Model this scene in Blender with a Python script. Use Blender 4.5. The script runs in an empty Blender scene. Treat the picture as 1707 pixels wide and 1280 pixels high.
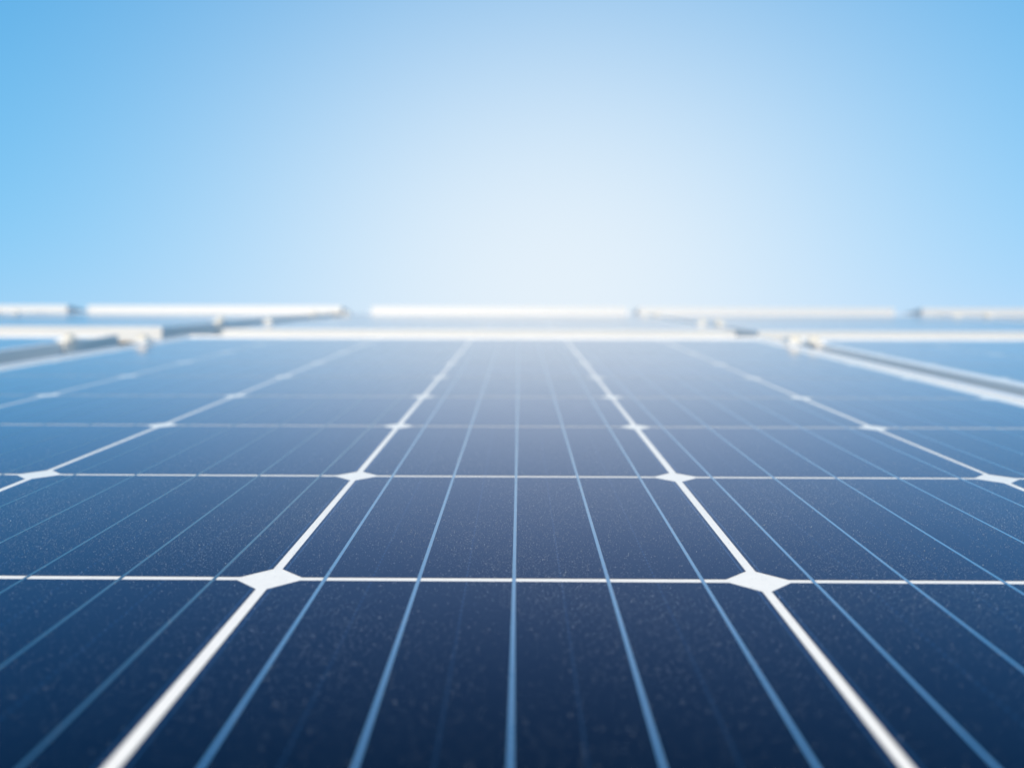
import bpy, bmesh, math, random
import numpy as np
from mathutils import Matrix, Vector, Euler

random.seed(7)
rng = np.random.default_rng(11)
scene = bpy.context.scene
COL = scene.collection
R = math.radians

# ------------------------------------------------------------------ measures
P = 0.158                 # cell pitch (m)
TILT = 6.0                # slope of the first row of panels (deg)
CAM_H = 0.6049 * P        # lens height above the glass of the nearest panel
TILT_M = Matrix.Rotation(R(TILT), 4, 'X')     # array space (glass plane z=0, +Y up the slope) -> world

# ------------------------------------------------------------------ camera
cam_d = bpy.data.cameras.new('camera')
cam = bpy.data.objects.new('camera', cam_d)
COL.objects.link(cam)
F_PX, W_PX, H_PX = 1526.0, 1707.0, 1280.0
cam_d.sensor_fit = 'HORIZONTAL'
cam_d.sensor_width = 36.0
cam_d.lens = F_PX / W_PX * 36.0
cam_d.clip_start = 0.01
cam_d.clip_end = 6000.0
pitch = math.atan(170.0 / F_PX)
yaw = math.atan(12.5 / F_PX)
cam_rot = (Matrix.Rotation(yaw, 4, 'Z') @ Matrix.Rotation(math.pi / 2 - pitch, 4, 'X')
           @ Matrix.Rotation(R(0.15), 4, 'Z'))
cam.matrix_world = TILT_M @ Matrix.Translation((0.0104 * P, 0.0, CAM_H)) @ cam_rot
cam_d.dof.use_dof = True
cam_d.dof.focus_distance = 0.352
cam_d.dof.aperture_fstop = 7.6
cam_d.dof.aperture_blades = 0
scene.camera = cam

# ------------------------------------------------------------------ world and sun
SUN_EL, SUN_AZ = 38.0, 195.0        # azimuth clockwise from +Y: behind the camera, a little to its left
SKY_STRENGTH = 0.10
world = bpy.data.worlds.new('World')
scene.world = world
world.use_nodes = True
wn, wl = world.node_tree.nodes, world.node_tree.links
wn.clear()
out = wn.new('ShaderNodeOutputWorld')
bg = wn.new('ShaderNodeBackground')
bg.inputs['Strength'].default_value = SKY_STRENGTH
wl.new(bg.outputs[0], out.inputs[0])
sky = wn.new('ShaderNodeTexSky')
sky.sky_type = 'NISHITA'
sky.sun_disc = False
sky.sun_elevation = R(SUN_EL)
sky.sun_rotation = R(SUN_AZ)
sky.altitude = 200.0
sky.air_density = 1.0
sky.dust_density = 0.6
sky.ozone_density = 2.5
# the photograph's sky is a clear cyan blue that hardly darkens upwards: soft shoulder per channel
sep = wn.new('ShaderNodeSeparateColor'); comb = wn.new('ShaderNodeCombineColor')
wl.new(sky.outputs[0], sep.inputs[0])
def wmath(op, a, b=None):
    n = wn.new('ShaderNodeMath'); n.operation = op
    for i, v in enumerate((a, b)):
        if v is None: continue
        if isinstance(v, (int, float)): n.inputs[i].default_value = v
        else: wl.new(v, n.inputs[i])
    return n.outputs[0]
for i, (ga, gc) in enumerate(((0.62, 0.30), (3.55, 1.20), (5.8, 0.83))):
    gx = wmath('MULTIPLY', sep.outputs[i], ga)
    wl.new(wmath('DIVIDE', gx, wmath('ADD', wmath('MULTIPLY', gx, gc * SKY_STRENGTH), 1.0)), comb.inputs[i])
# bright white veil of thin high haze low over the array
tc = wn.new('ShaderNodeTexCoord')
dxyz = wn.new('ShaderNodeSeparateXYZ')
wl.new(tc.outputs['Generated'], dxyz.inputs[0])
az = wmath('SUBTRACT', wmath('ARCTAN2', dxyz.outputs[0], dxyz.outputs[1]), R(2.6))
el = wmath('SUBTRACT', wmath('ARCSINE', dxyz.outputs[2]), R(TILT - 1.0))
qa, qe = wmath('DIVIDE', az, R(22.5)), wmath('DIVIDE', el, R(18.9))
q2 = wmath('ADD', wmath('MULTIPLY', qa, qa), wmath('MULTIPLY', qe, qe))
fac = wmath('MULTIPLY', wmath('EXPONENT', wmath('MULTIPLY', q2, -1.0)), 0.91)
veil = wn.new('ShaderNodeMix'); veil.data_type = 'RGBA'
wl.new(fac, veil.inputs[0])
wl.new(comb.outputs[0], veil.inputs[6])
VEIL = (0.83, 0.905, 0.965)
veil.inputs[7].default_value = tuple(c / SKY_STRENGTH for c in VEIL) + (1.0,)
wl.new(veil.outputs[2], bg.inputs[0])

sun_d = bpy.data.lights.new('sun', 'SUN')
sun_d.energy = 4.8
sun_d.angle = R(0.5)
sun_d.color = (1.0, 0.84, 0.63)
sun = bpy.data.objects.new('sun', sun_d)
COL.objects.link(sun)
to_sun = Vector((math.sin(R(SUN_AZ)) * math.cos(R(SUN_EL)), math.cos(R(SUN_AZ)) * math.cos(R(SUN_EL)), math.sin(R(SUN_EL))))
sun.rotation_euler = to_sun.to_track_quat('Z', 'Y').to_euler()

vs = scene.view_settings
vs.view_transform = 'Standard'
vs.look = 'None'
vs.exposure = 0.0
vs.gamma = 1.0
vs.use_curve_mapping = False
scene.render.engine = 'CYCLES'
scene.cycles.max_bounces = 8
scene.cycles.use_denoising = True

# ------------------------------------------------------------------ material helpers
class NT:
    def __init__(self, name):
        self.m = bpy.data.materials.new(name)
        self.m.use_nodes = True
        self.n, self.l = self.m.node_tree.nodes, self.m.node_tree.links
        self.b = self.n['Principled BSDF']
    def put(self, v, sock):
        if isinstance(v, (int, float)):
            sock.default_value = v
        elif isinstance(v, tuple):
            sock.default_value = v if len(v) == len(sock.default_value) else v + (1.0,)
        else:
            self.l.new(v, sock)
    def math(self, op, a, b=None, c=None, clamp=False):
        n = self.n.new('ShaderNodeMath'); n.operation = op; n.use_clamp = clamp
        for i, v in enumerate((a, b, c)):
            if v is not None: self.put(v, n.inputs[i])
        return n.outputs[0]
    def mix(self, f, a, b):
        n = self.n.new('ShaderNodeMix'); n.data_type = 'RGBA'
        self.put(f, n.inputs[0]); self.put(a, n.inputs[6]); self.put(b, n.inputs[7])
        return n.outputs[2]
    def ramp(self, v, lo, hi, a=0.0, b=1.0):
        n = self.n.new('ShaderNodeMapRange'); n.clamp = True
        n.inputs[1].default_value = lo; n.inputs[2].default_value = hi
        n.inputs[3].default_value = a; n.inputs[4].default_value = b
        self.put(v, n.inputs[0])
        return n.outputs[0]
    def coord(self, which='Object', scale=(1, 1, 1)):
        t = self.n.new('ShaderNodeTexCoord')
        mp = self.n.new('ShaderNodeMapping')
        mp.inputs['Scale'].default_value = scale
        self.l.new(t.outputs[which], mp.inputs[0])
        return mp.outputs[0]
    def noise(self, vec, scale, detail=3.0, rough=0.55):
        n = self.n.new('ShaderNodeTexNoise')
        n.inputs['Scale'].default_value = scale
        n.inputs['Detail'].default_value = detail
        n.inputs['Roughness'].default_value = rough
        self.l.new(vec, n.inputs['Vector'])
        return n.outputs[0]
    def set(self, **kw):
        for k, v in kw.items():
            self.put(v, self.b.inputs[k.replace('_', ' ')])
        return self.m

def dust_film(t, world_scale=1.0):
    """uneven dusty film lying on the front glass, 0..1 (position based, so it runs on across cells)"""
    g = t.n.new('ShaderNodeNewGeometry')
    pos = g.outputs['Position']
    mp = t.n.new('ShaderNodeMapping'); mp.inputs['Scale'].default_value = (1.0, 0.45, 1.0)
    t.l.new(pos, mp.inputs[0])
    a = t.noise(mp.outputs[0], 55.0, 5.0, 0.62)
    b = t.noise(pos, 420.0, 3.0, 0.7)
    mp2 = t.n.new('ShaderNodeMapping'); mp2.inputs['Scale'].default_value = (1.0, 0.04, 1.0)
    t.l.new(pos, mp2.inputs[0])
    c = t.noise(mp2.outputs[0], 260.0, 2.0, 0.5)
    s = t.math('ADD', t.ramp(a, 0.35, 0.75, 0.0, 0.5), t.ramp(b, 0.45, 0.8, 0.0, 0.6))
    s = t.math('ADD', s, t.ramp(c, 0.58, 0.8, 0.0, 0.35))
    # single specks
    v = t.n.new('ShaderNodeTexVoronoi'); v.inputs['Scale'].default_value = 1300.0
    t.l.new(pos, v.inputs['Vector'])
    sep = t.n.new('ShaderNodeSeparateColor'); t.l.new(v.outputs['Color'], sep.inputs[0])
    rad = t.ramp(sep.outputs[0], 0.35, 1.0, 0.02, 0.34)
    speck = t.math('LESS_THAN', v.outputs['Distance'], rad)
    return s, speck

DUST_RGB = (0.40, 0.41, 0.42)

def mat_cell():
    t = NT('silicon_cell')
    uv = t.n.new('ShaderNodeTexCoord')
    sx = t.n.new('ShaderNodeSeparateXYZ'); t.l.new(uv.outputs['UV'], sx.inputs[0])
    u, v = sx.outputs[0], sx.outputs[1]        # metres from the cell's centre
    au, av = t.math('ABSOLUTE', u), t.math('ABSOLUTE', v)
    # silver fingers across the cell
    fr = t.math('FRACT', t.math('DIVIDE', t.math('ADD', v, 1.0), 0.0017))
    fing = t.math('LESS_THAN', t.math('ABSOLUTE', t.math('SUBTRACT', fr, 0.5)), 0.075)
    # border line of the print
    edge = t.math('LESS_THAN', t.math('ABSOLUTE', t.math('SUBTRACT', au, 0.0760)), 0.00018)
    # dotted print line half way between two busbars
    k = t.math('FRACT', t.math('ADD', t.math('DIVIDE', u, 0.1935 * P), 0.0))
    mid = t.math('LESS_THAN', t.math('ABSOLUTE', t.math('SUBTRACT', k, 0.5)), 0.0075)
    dots = t.math('LESS_THAN', t.math('FRACT', t.math('DIVIDE', t.math('ADD', v, 1.0), 0.0034)), 0.45)
    mid = t.math('MULTIPLY', mid, t.math('MULTIPLY', dots, t.math('LESS_THAN', au, 0.06)))
    line = t.math('MULTIPLY', fing, 0.5)
    thin = t.math('MAXIMUM', edge, t.math('MULTIPLY', mid, 0.7))
    oi = t.n.new('ShaderNodeObjectInfo')
    tone = t.mix(oi.outputs['Random'], (0.0014, 0.0018, 0.0034), (0.0034, 0.0036, 0.0064))
    g = t.n.new('ShaderNodeNewGeometry')
    cloud = t.noise(g.outputs['Position'], 14.0, 3.0)
    tone = t.mix(t.ramp(cloud, 0.3, 0.7, 0.0, 0.4), tone, (0.0036, 0.0036, 0.0060))
    c = t.mix(t.math('MULTIPLY', line, 0.6), tone, (0.11, 0.13, 0.18))
    c = t.mix(t.math('MULTIPLY', thin, 0.75), c, (0.24, 0.28, 0.36))
    film, speck = dust_film(t)
    d = t.math('ADD', t.math('MULTIPLY', film, 0.004), t.math('MULTIPLY', speck, 0.06), clamp=True)
    c = t.mix(d, c, DUST_RGB)
    # silicon with its blue nitride film: dark head-on, blue towards grazing (edge tint), under the clear laminated glass
    edge_tint = t.mix(oi.outputs['Random'], (0.60, 0.63, 0.85), (0.64, 0.66, 0.90))
    rough = t.ramp(film, 0.0, 1.2, 0.09, 0.18)
    crough = t.ramp(film, 0.0, 1.2, 0.10, 0.20)
    return t.set(Base_Color=c, Metallic=t.math('SUBTRACT', 1.0, t.math('MULTIPLY', d, 6.0), clamp=True),
                 Specular_Tint=edge_tint, Roughness=rough,
                 Coat_Weight=0.80, Coat_IOR=1.20, Coat_Roughness=crough)

def mat_backsheet():
    t = NT('white_backsheet')
    g = t.n.new('ShaderNodeNewGeometry')
    c = t.mix(t.ramp(t.noise(g.outputs['Position'], 300.0, 3.0), 0.4, 0.7, 0.0, 0.5), (0.90, 0.82, 0.73), (0.84, 0.76, 0.68))
    film, speck = dust_film(t)
    d = t.math('ADD', t.math('MULTIPLY', film, 0.05), t.math('MULTIPLY', speck, 0.12), clamp=True)
    c = t.mix(d, c, DUST_RGB)
    return t.set(Base_Color=c, Roughness=0.6, Coat_Weight=1.0, Coat_IOR=1.21, Coat_Roughness=0.08)

def mat_busbar(name='tinned_ribbon', k=1.0):
    t = NT(name)
    g = t.n.new('ShaderNodeNewGeometry')
    mp = t.n.new('ShaderNodeMapping'); mp.inputs['Scale'].default_value = (1.0, 0.05, 1.0)
    t.l.new(g.outputs['Position'], mp.inputs[0])
    n = t.noise(mp.outputs[0], 500.0, 3.0)
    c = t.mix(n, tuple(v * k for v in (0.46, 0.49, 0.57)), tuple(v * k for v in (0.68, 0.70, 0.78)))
    film, speck = dust_film(t)
    c = t.mix(t.math('MULTIPLY', speck, 0.2), c, DUST_RGB)
    return t.set(Base_Color=c, Metallic=1.0, Roughness=t.ramp(n, 0.3, 0.7, 0.26, 0.40),
                 Coat_Weight=1.0, Coat_IOR=1.21, Coat_Roughness=0.07)

def mat_alu(name, base, rough, metal, coat=0.0):
    t = NT(name)
    oc = t.coord('Object')
    n = t.noise(oc, 90.0, 4.0)
    br = t.noise(t.coord('Object', (1.0, 60.0, 60.0)), 8.0, 3.0)
    c = t.mix(t.ramp(n, 0.35, 0.75, 0.0, 0.45), base, tuple(x * 0.86 for x in base))
    r = t.math('ADD', t.ramp(br, 0.3, 0.7, -0.06, 0.06), rough)
    bmp = t.n.new('ShaderNodeBump'); bmp.inputs['Strength'].default_value = 0.08; bmp.inputs['Distance'].default_value = 0.0003
    t.l.new(br, bmp.inputs['Height'])
    t.l.new(bmp.outputs[0], t.b.inputs['Normal'])
    return t.set(Base_Color=c, Metallic=metal, Roughness=r, Coat_Weight=coat, Coat_IOR=1.6, Coat_Roughness=0.22)

def mat_ground():
    t = NT('dry_ground')
    oc = t.coord('Object')
    a = t.noise(oc, 0.6, 6.0, 0.6)
    b = t.noise(oc, 35.0, 5.0, 0.7)
    c = t.mix(t.ramp(a, 0.35, 0.65), (0.10, 0.085, 0.055), (0.055, 0.075, 0.03))
    c = t.mix(t.ramp(b, 0.4, 0.7, 0.0, 0.7), c, (0.17, 0.15, 0.11))
    bmp = t.n.new('ShaderNodeBump'); bmp.inputs['Strength'].default_value = 0.8; bmp.inputs['Distance'].default_value = 0.03
    t.l.new(b, bmp.inputs['Height']); t.l.new(bmp.outputs[0], t.b.inputs['Normal'])
    return t.set(Base_Color=c, Roughness=0.95)

def mat_grit():
    t = NT('dust_grit')
    g = t.n.new('ShaderNodeNewGeometry')
    c = t.mix(g.outputs['Random Per Island'], (0.29, 0.33, 0.38), (0.56, 0.62, 0.70))
    return t.set(Base_Color=c, Roughness=0.9)

M_CELL, M_BACK, M_BUS = mat_cell(), mat_backsheet(), mat_busbar()
M_BUS_SHADED = mat_busbar('shaded_tinned_ribbon', 0.42)  # same ribbon, its weaker reflection on the left painted as darker metal
M_FRAME = mat_alu('anodised_aluminium', (0.86, 0.86, 0.86), 0.50, 0.40)
M_FRAME_SHADED = mat_alu('shaded_aluminium', (0.66, 0.675, 0.70), 0.55, 0.40)  # greyer frame copy: dimmer light on the third row painted into the colour
M_CLAMP = mat_alu('clamp_aluminium', (0.84, 0.82, 0.79), 0.40, 0.25)
M_BOLT = mat_alu('stainless_bolt', (0.84, 0.79, 0.70), 0.36, 0.35)
M_STEEL = mat_alu('galvanised_steel', (0.46, 0.48, 0.50), 0.5, 0.55)
M_GROUND, M_GRIT = mat_ground(), mat_grit()

# ------------------------------------------------------------------ mesh helpers
def mesh_from(name, verts, faces, mat, uvs=None):
    me = bpy.data.meshes.new(name)
    me.from_pydata(verts, [], faces)
    if uvs is not None:
        lay = me.uv_layers.new(name='cell')
        for lp in me.loops:
            lay.data[lp.index].uv = uvs[lp.vertex_index]
    me.materials.append(mat)
    me.update()
    return me

def add(name, me, parent=None, loc=(0, 0, 0)):
    o = bpy.data.objects.new(name, me)
    COL.objects.link(o)
    o.location = loc
    if parent: o.parent = parent
    return o

def box_bm(bm, x0, x1, y0, y1, z0, z1, bev=0.0):
    r = bmesh.ops.create_cube(bm, size=1.0)
    vs_ = r['verts']
    for v in vs_:
        v.co = Vector(((x0 + x1) / 2 + v.co.x * (x1 - x0), (y0 + y1) / 2 + v.co.y * (y1 - y0), (z0 + z1) / 2 + v.co.z * (z1 - z0)))
    if bev:
        es = list({e for v in vs_ for e in v.link_edges})
        bmesh.ops.bevel(bm, geom=es, offset=bev, segments=1, affect='EDGES')

def bm_mesh(name, bm, mat):
    bmesh.ops.recalc_face_normals(bm, faces=bm.faces)
    me = bpy.data.meshes.new(name)
    bm.to_mesh(me); bm.free()
    me.materials.append(mat)
    return me

# ------------------------------------------------------------------ the setting: ground
gm = mesh_from('ground', [(-2500, -2500, 0), (2500, -2500, 0), (2500, 2500, 0), (-2500, 2500, 0)], [(0, 1, 2, 3)], M_GROUND)
GROUND_Z = -1.05
ground = add('ground', gm, None, (0, 0, GROUND_Z))
ground['kind'] = 'structure'
ground['label'] = 'dry grassy ground below the raised solar panels'

# ------------------------------------------------------------------ panel geometry (local: x across, y up the slope from the near edge, z=0 at the laminate)
HALF_W = 3.165 * P
M_NEAR, M_FAR = 0.2 * P, 0.25 * P
LENGTH = 10 * P + M_NEAR + M_FAR
FRAME_H = 0.027
LIP, LIP_Z = 0.0088, 0.002
CELL = P - 0.0032
CHAMF = 0.0085
BUS_X = [k * 0.1935 * P for k in (-2, -1, 0, 1, 2)]

def cell_shape():
    h, c = CELL / 2, CHAMF
    return [(-h + c, -h), (h - c, -h), (h, -h + c), (h, h - c), (h - c, h), (-h + c, h), (-h, h - c), (-h, -h + c)]

def cell_geo(cx=0.0, cy=0.0, base=0):
    s = cell_shape()
    z0, z1 = 0.00002, 0.00009
    verts = [(cx + x, cy + y, z1) for x, y in s] + [(cx + x, cy + y, z0) for x, y in s]
    faces = [tuple(base + i for i in range(8))]
    for i in range(8):
        j = (i + 1) % 8
        faces.append((base + i, base + 8 + i, base + 8 + j, base + j))
    return verts, faces, s + s

cv, cf, cu = cell_geo()
CELL_ME = mesh_from('cell', cv, cf, M_CELL, cu)

cell_pos = [((i - 2.5) * P, M_NEAR + (j + 0.5) * P) for j in range(10) for i in range(6)]
v_all, f_all, u_all = [], [], []
for (cx, cy) in cell_pos:
    v_, f_, u_ = cell_geo(cx, cy, len(v_all))
    v_all += v_; f_all += f_; u_all += u_
CELLS_ME = mesh_from('cells', v_all, f_all, M_CELL, u_all)

def busbar_geo(x=0.0, base=0):
    # slightly domed flat ribbon
    w, y0, y1 = 0.00065, M_NEAR - 0.006, M_NEAR + 10 * P + 0.006
    prof = [(-w, 0.00005), (-w * 0.7, 0.00017), (w * 0.7, 0.00017), (w, 0.00005)]
    verts = [(x + a, y0, z) for a, z in prof] + [(x + a, y1, z) for a, z in prof]
    faces = [(base + i, base + i + 1, base + 5 + i, base + 4 + i) for i in range(3)]
    faces += [(base, base + 4, base + 7, base + 3), (base + 3, base + 2, base + 1, base), (base + 4, base + 5, base + 6, base + 7)]
    return verts, faces
bv, bf = busbar_geo()
BUS_ME = mesh_from('busbar', bv, bf, M_BUS)
BUS_SHADED_ME = mesh_from('busbar', bv, bf, M_BUS_SHADED)
bus_pos = [(i - 2.5) * P + b for i in range(6) for b in BUS_X]
v_all, f_all = [], []
for x in bus_pos:
    v_, f_ = busbar_geo(x, len(v_all)); v_all += v_; f_all += f_
BUSES_ME = mesh_from('busbars', v_all, f_all, M_BUS)

bm = bmesh.new()
box_bm(bm, -HALF_W + LIP - 0.0002, HALF_W - LIP + 0.0002, LIP - 0.0002, LENGTH - LIP + 0.0002, -0.005, 0.0)
BACK_ME = bm_mesh('backsheet', bm, M_BACK)

# frame rails: one aluminium section, mitred at the corners
SECT = [(0.0, -FRAME_H), (0.0, LIP_Z - 0.0006), (0.0006, LIP_Z), (LIP - 0.0005, LIP_Z), (LIP, LIP_Z - 0.0005),
        (LIP, -0.0065), (0.0022, -0.0065), (0.0022, -FRAME_H + 0.0022), (0.022, -FRAME_H + 0.0022), (0.022, -FRAME_H)]
def rail_mesh(a, b, da, db):
    """from corner a to corner b; da / db move one unit of section depth inwards at each end"""
    n = len(SECT)
    verts = [(a[0] + da[0] * u, a[1] + da[1] * u, z) for u, z in SECT] + [(b[0] + db[0] * u, b[1] + db[1] * u, z) for u, z in SECT]
    faces = [(i, (i + 1) % n, n + (i + 1) % n, n + i) for i in range(n)]
    faces += [tuple(range(n))[::-1], tuple(range(n, 2 * n))]
    me = mesh_from('frame_rail', verts, faces, M_FRAME)
    bm = bmesh.new(); bm.from_mesh(me)
    bmesh.ops.recalc_face_normals(bm, faces=bm.faces)
    bm.to_mesh(me); bm.free()
    return me
c00, c10, c11, c01 = (-HALF_W, 0), (HALF_W, 0), (HALF_W, LENGTH), (-HALF_W, LENGTH)
g_ = 0.00015   # hairline at the mitres
RAILS = [rail_mesh((c00[0] + g_, 0), (c10[0] - g_, 0), (1, 1), (-1, 1)),
         rail_mesh((c10[0], g_), (c11[0], LENGTH - g_), (-1, 1), (-1, -1)),
         rail_mesh((c11[0] - g_, LENGTH), (c01[0] + g_, LENGTH), (-1, -1), (1, -1)),
         rail_mesh((c01[0], LENGTH - g_), (c00[0], g_), (1, -1), (1, 1))]

RAILS_SHADED = []
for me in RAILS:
    m2 = me.copy(); m2.materials[0] = M_FRAME_SHADED; RAILS_SHADED.append(m2)

# end clamp for the right edge of a panel (local x=0 at the panel's outer edge, z=0 at lip top)
def clamp_mesh(sgn):
    bm = bmesh.new()
    box_bm(bm, min(-0.009 * sgn, 0.013 * sgn), max(-0.009 * sgn, 0.013 * sgn), -0.017, 0.017, 0.0002, 0.0045, 0.0008)
    box_bm(bm, min(0.0006 * sgn, 0.0046 * sgn), max(0.0006 * sgn, 0.0046 * sgn), -0.0165, 0.0165, -FRAME_H - LIP_Z, 0.0005)
    box_bm(bm, min(0.0046 * sgn, 0.014 * sgn), max(0.0046 * sgn, 0.014 * sgn), -0.0165, 0.0165, -FRAME_H - LIP_Z, -FRAME_H - LIP_Z + 0.004)
    return bm_mesh('clamp', bm, M_CLAMP)
def bolt_mesh():
    bm = bmesh.new()
    def cyl(r, z0, z1, n):
        bmesh.ops.create_cone(bm, cap_ends=True, segments=n, radius1=r, radius2=r, depth=z1 - z0,
                              matrix=Matrix.Translation((0, 0, (z0 + z1) / 2)))
    cyl(0.0100, 0.0046, 0.0062, 20)
    cyl(0.0085, 0.0062, 0.0112, 6)
    cyl(0.0042, 0.0112, 0.0128, 12)
    return bm_mesh('bolt', bm, M_BOLT)
CLAMP_ME = {1: clamp_mesh(1), -1: clamp_mesh(-1)}
BOLT_ME = bolt_mesh()

# ------------------------------------------------------------------ rows
ROW_Y = [1.8168 * P - 2 * P - M_NEAR, 11.30 * P, 22.78 * P]
ROW_Z = [-0.0001, 0.001, -0.004]
ROW_TILT = [0.0, -0.85, -9.0]
def row_m(r, dz=0.0):
    return TILT_M @ Matrix.Translation((0, ROW_Y[r], ROW_Z[r] + dz)) @ Matrix.Rotation(R(ROW_TILT[r]), 4, 'X')
COLUMN_X = {'L2': (-11.22 - 3.2) * P, 'L1': (-4.42 - 3.165) * P, 'C': -0.5 * P, 'R1': (2.95 + 3.165) * P, 'R2': (9.92 + 3.2) * P}
COLUMN_Z0 = {'L1': 0.0, 'C': 0.0, 'R1': 0.0015}
COLUMN_Z1 = {'L2': 0.0035, 'L1': 0.0035, 'C': 0.0, 'R1': -0.001, 'R2': 0.0}
COLUMN_Z2 = {'L2': 0.001, 'L1': 0.001, 'C': 0.0, 'R1': 0.0, 'R2': 0.0}
CLAMP_Y = [[1.14 * P, LENGTH - 1.14 * P], [2.15 * P, LENGTH - 2.2 * P], [2.15 * P, LENGTH - 2.2 * P]]

def make_panel(r, c, label, pieces):
    root = bpy.data.objects.new('solar_panel', None)
    root.empty_display_size = 0.05
    COL.objects.link(root)
    dz = (COLUMN_Z0, COLUMN_Z1, COLUMN_Z2)[r][c]
    cx = COLUMN_X[c] - (0.05 * P if (r, c) == (0, 'R1') else 0.0)
    root.matrix_world = row_m(r, dz) @ Matrix.Translation((cx, 0, 0)) @ Matrix.Rotation(-math.asin(dz / LENGTH), 4, 'X')
    root['label'] = label
    root['category'] = 'solar panel'
    root['group'] = 'solar panels in rows up the slope'
    add('backsheet', BACK_ME, root)
    for me in (RAILS_SHADED if r == 2 else RAILS):
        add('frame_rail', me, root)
    if pieces:
        for (x, y) in cell_pos:
            k = add('cell', CELL_ME, root, (x + random.gauss(0, 0.00014), y + random.gauss(0, 0.00014), random.uniform(0, 0.000008)))
            k.rotation_euler.z = random.gauss(0, 0.0011)
        for i, x in enumerate(bus_pos):      # strings left of the middle: weaker reflection put into a darker colour
            k = add('busbar', BUS_SHADED_ME if (r, c) == (0, 'C') and i < 15 else BUS_ME, root, (x + random.gauss(0, 0.0001), 0, 0))
            k.rotation_euler.z = random.gauss(0, 0.00012)
    else:
        a = add('cell_field', CELLS_ME, root); a['kind'] = 'stuff'
        a = add('busbar_field', BUSES_ME, root); a['kind'] = 'stuff'
    for y in CLAMP_Y[r]:
        for s in (-1, 1):
            k = add('clamp', CLAMP_ME[s], root, (s * HALF_W, y, LIP_Z))
            b = add('bolt', BOLT_ME, k, (s * 0.0035, random.uniform(-0.002, 0.002), 0))
            b.rotation_euler.z = random.uniform(0, 1)
    return root

LABELS = {
    (0, 'C'): ('large dark blue solar panel filling the foreground, with sharp white grid lines', True),
    (0, 'L1'): ('blurred solar panel at the left picture edge, beside the foreground panel across a dark gap', True),
    (0, 'R1'): ('blurred solar panel at the right picture edge, beside the foreground panel across a narrow gap', True),
    (1, 'C'): ('second row solar panel whose bright white frame edge stands directly behind the foreground panel', True),
    (1, 'L1'): ('second row solar panel left of centre, its white front edge ending at the wide gap', True),
    (1, 'R1'): ('second row solar panel right of centre, its white front edge running off to the right', True),
    (1, 'L2'): ('second row solar panel farthest left, only its far right corner in view', False),
    (1, 'R2'): ('second row solar panel farthest right, only its far left corner in view', False),
    (2, 'C'): ('third row solar panel, the middle pale frame edge against the white glow of the sky', False),
    (2, 'L1'): ('third row solar panel, the pale frame edge just left of the middle one', False),
    (2, 'R1'): ('third row solar panel, the pale frame edge just right of the middle one', False),
    (2, 'L2'): ('third row solar panel, leftmost short bit of pale frame edge on the skyline', False),
    (2, 'R2'): ('third row solar panel, rightmost short bit of pale frame edge on the skyline', False),
}
for (r, c), (lab, pieces) in LABELS.items():
    make_panel(r, c, lab, pieces)

# ------------------------------------------------------------------ steel substructure: rails, rafters, posts
frame = bpy.data.objects.new('mounting_frame', None)
frame.empty_display_size = 0.2
COL.objects.link(frame)
frame.location = (0, 0, GROUND_Z)
frame['label'] = 'metal mounting frame of rails and posts glimpsed in the gaps beneath the panels'
frame['category'] = 'mounting frame'
X0, X1 = COLUMN_X['L2'] - HALF_W - 0.05, COLUMN_X['R2'] + HALF_W + 0.05
inv = Matrix.Translation((0, 0, -GROUND_Z))
def bar(name, m, x0, x1, y0, y1, z0, z1, mat):
    bm = bmesh.new(); box_bm(bm, x0, x1, y0, y1, z0, z1, 0.002)
    me = bm_mesh(name, bm, mat)
    o = add(name, me, frame)
    o.matrix_local = inv @ m
    return o
RAIL_TOP = -FRAME_H - 0.0035
post_x = [X0 + 0.5 + i * (X1 - X0 - 1.0) / 5 for i in range(6)]
for r in range(3):
    m = row_m(r)
    xa, xb = (X0, X1) if r else (COLUMN_X['L1'] - HALF_W - 0.05, COLUMN_X['R1'] + HALF_W + 0.05)
    for y in CLAMP_Y[r]:
        bar('mounting_rail', m, xa, xb, y - 0.02, y + 0.02, RAIL_TOP - 0.04, RAIL_TOP, M_CLAMP)
    for x in post_x:
        if not (xa + 0.1 < x < xb - 0.1): continue
        bar('rafter', m, x - 0.03, x + 0.03, 0.08, LENGTH - 0.08, RAIL_TOP - 0.121, RAIL_TOP - 0.041, M_STEEL)
        top = m @ Vector((x, LENGTH * 0.5, RAIL_TOP - 0.12))
        bar('post', Matrix.Translation((top.x, top.y, 0)), -0.04, 0.04, -0.03, 0.03, GROUND_Z - 0.3, top.z, M_STEEL)

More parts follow.
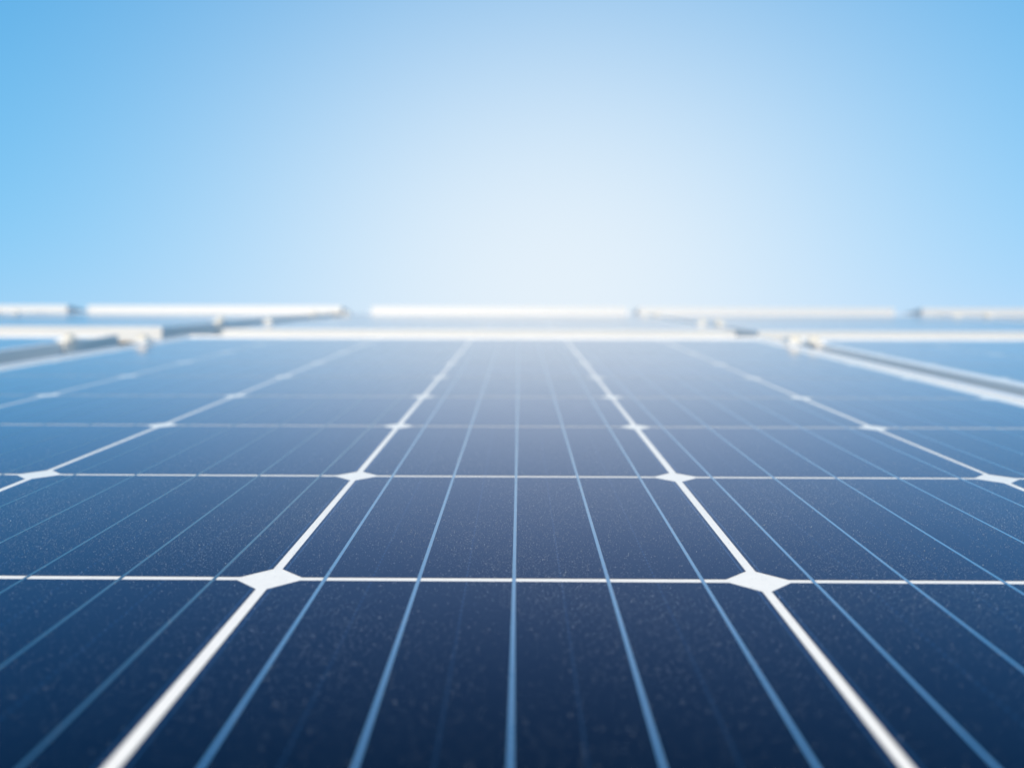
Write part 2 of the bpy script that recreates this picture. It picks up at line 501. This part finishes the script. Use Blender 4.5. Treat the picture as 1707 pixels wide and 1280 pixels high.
# ------------------------------------------------------------------ dust lying on the foreground glass: tiny stone grains
def grains(n, dmin, dmax, r_med, r_sig, dens_pow):
    d = dmin + (dmax - dmin) * rng.random(n) ** dens_pow if dens_pow > 0 else np.clip(rng.normal(dmin, dmax, n), 0.10, 1.2)
    x = (rng.random(n) * 2 - 1) * (0.62 * d + 0.03)
    rad = r_med * np.exp(rng.normal(0, r_sig, n))
    clump = 0.62 + 0.2 * np.sin(x * 61 + 1.3 * np.sin(d * 23)) + 0.2 * np.sin(d * 47 + x * 19 + 2.0 * np.sin(x * 31))
    keep = (rng.random(n) < clump) & (x > COLUMN_X['C'] - HALF_W + LIP) & (x < COLUMN_X['C'] + HALF_W - LIP)
    return x[keep], d[keep], rad[keep]
xs, ds, rs = [np.concatenate(t) for t in zip(grains(190000, 0.38, 0.095, 0.000050, 0.34, 0),
                                            grains(18000, 0.13, 0.95, 0.000058, 0.38, 0.62),
                                            grains(400, 0.24, 0.80, 0.00013, 0.30, 0.70))]
n = len(xs)
base = np.array([(1, 0, 0), (0, 1, 0), (-1, 0, 0), (0, -1, 0), (0, 0, 1), (0, 0, -1)], dtype=np.float64)
th = rng.random(n) * 6.283
jit = 0.6 + 0.8 * rng.random((n, 6, 1))
b = base[None] * jit
b[:, :, 0:2] *= (1.0 + 0.5 * rng.random((n, 1, 1)))
ct, st = np.cos(th)[:, None], np.sin(th)[:, None]
vx = (b[:, :, 0] * ct - b[:, :, 1] * st) * rs[:, None] + xs[:, None]
vy = (b[:, :, 0] * st + b[:, :, 1] * ct) * rs[:, None] + ds[:, None]
vz = (b[:, :, 2] * 0.75 + 0.5) * rs[:, None] + 0.00005
V = np.stack([vx, vy, vz], -1).reshape(-1, 3)
tri = np.array([(0, 1, 4), (1, 2, 4), (2, 3, 4), (3, 0, 4), (1, 0, 5), (2, 1, 5), (3, 2, 5), (0, 3, 5)])
T = (tri[None] + 6 * np.arange(n)[:, None, None]).reshape(-1, 3)
me = bpy.data.meshes.new('dust')
me.vertices.add(len(V)); me.vertices.foreach_set('co', V.ravel())
me.loops.add(T.size); me.loops.foreach_set('vertex_index', T.ravel().astype(np.int32))
me.polygons.add(len(T)); me.polygons.foreach_set('loop_start', (np.arange(len(T)) * 3).astype(np.int32))
me.update(calc_edges=True)
me.materials.append(M_GRIT)
dust = add('dust', me)
dust.matrix_world = TILT_M
dust['kind'] = 'stuff'
dust['label'] = 'fine pale dust grains scattered over the foreground solar panel'
dust['category'] = 'dust'
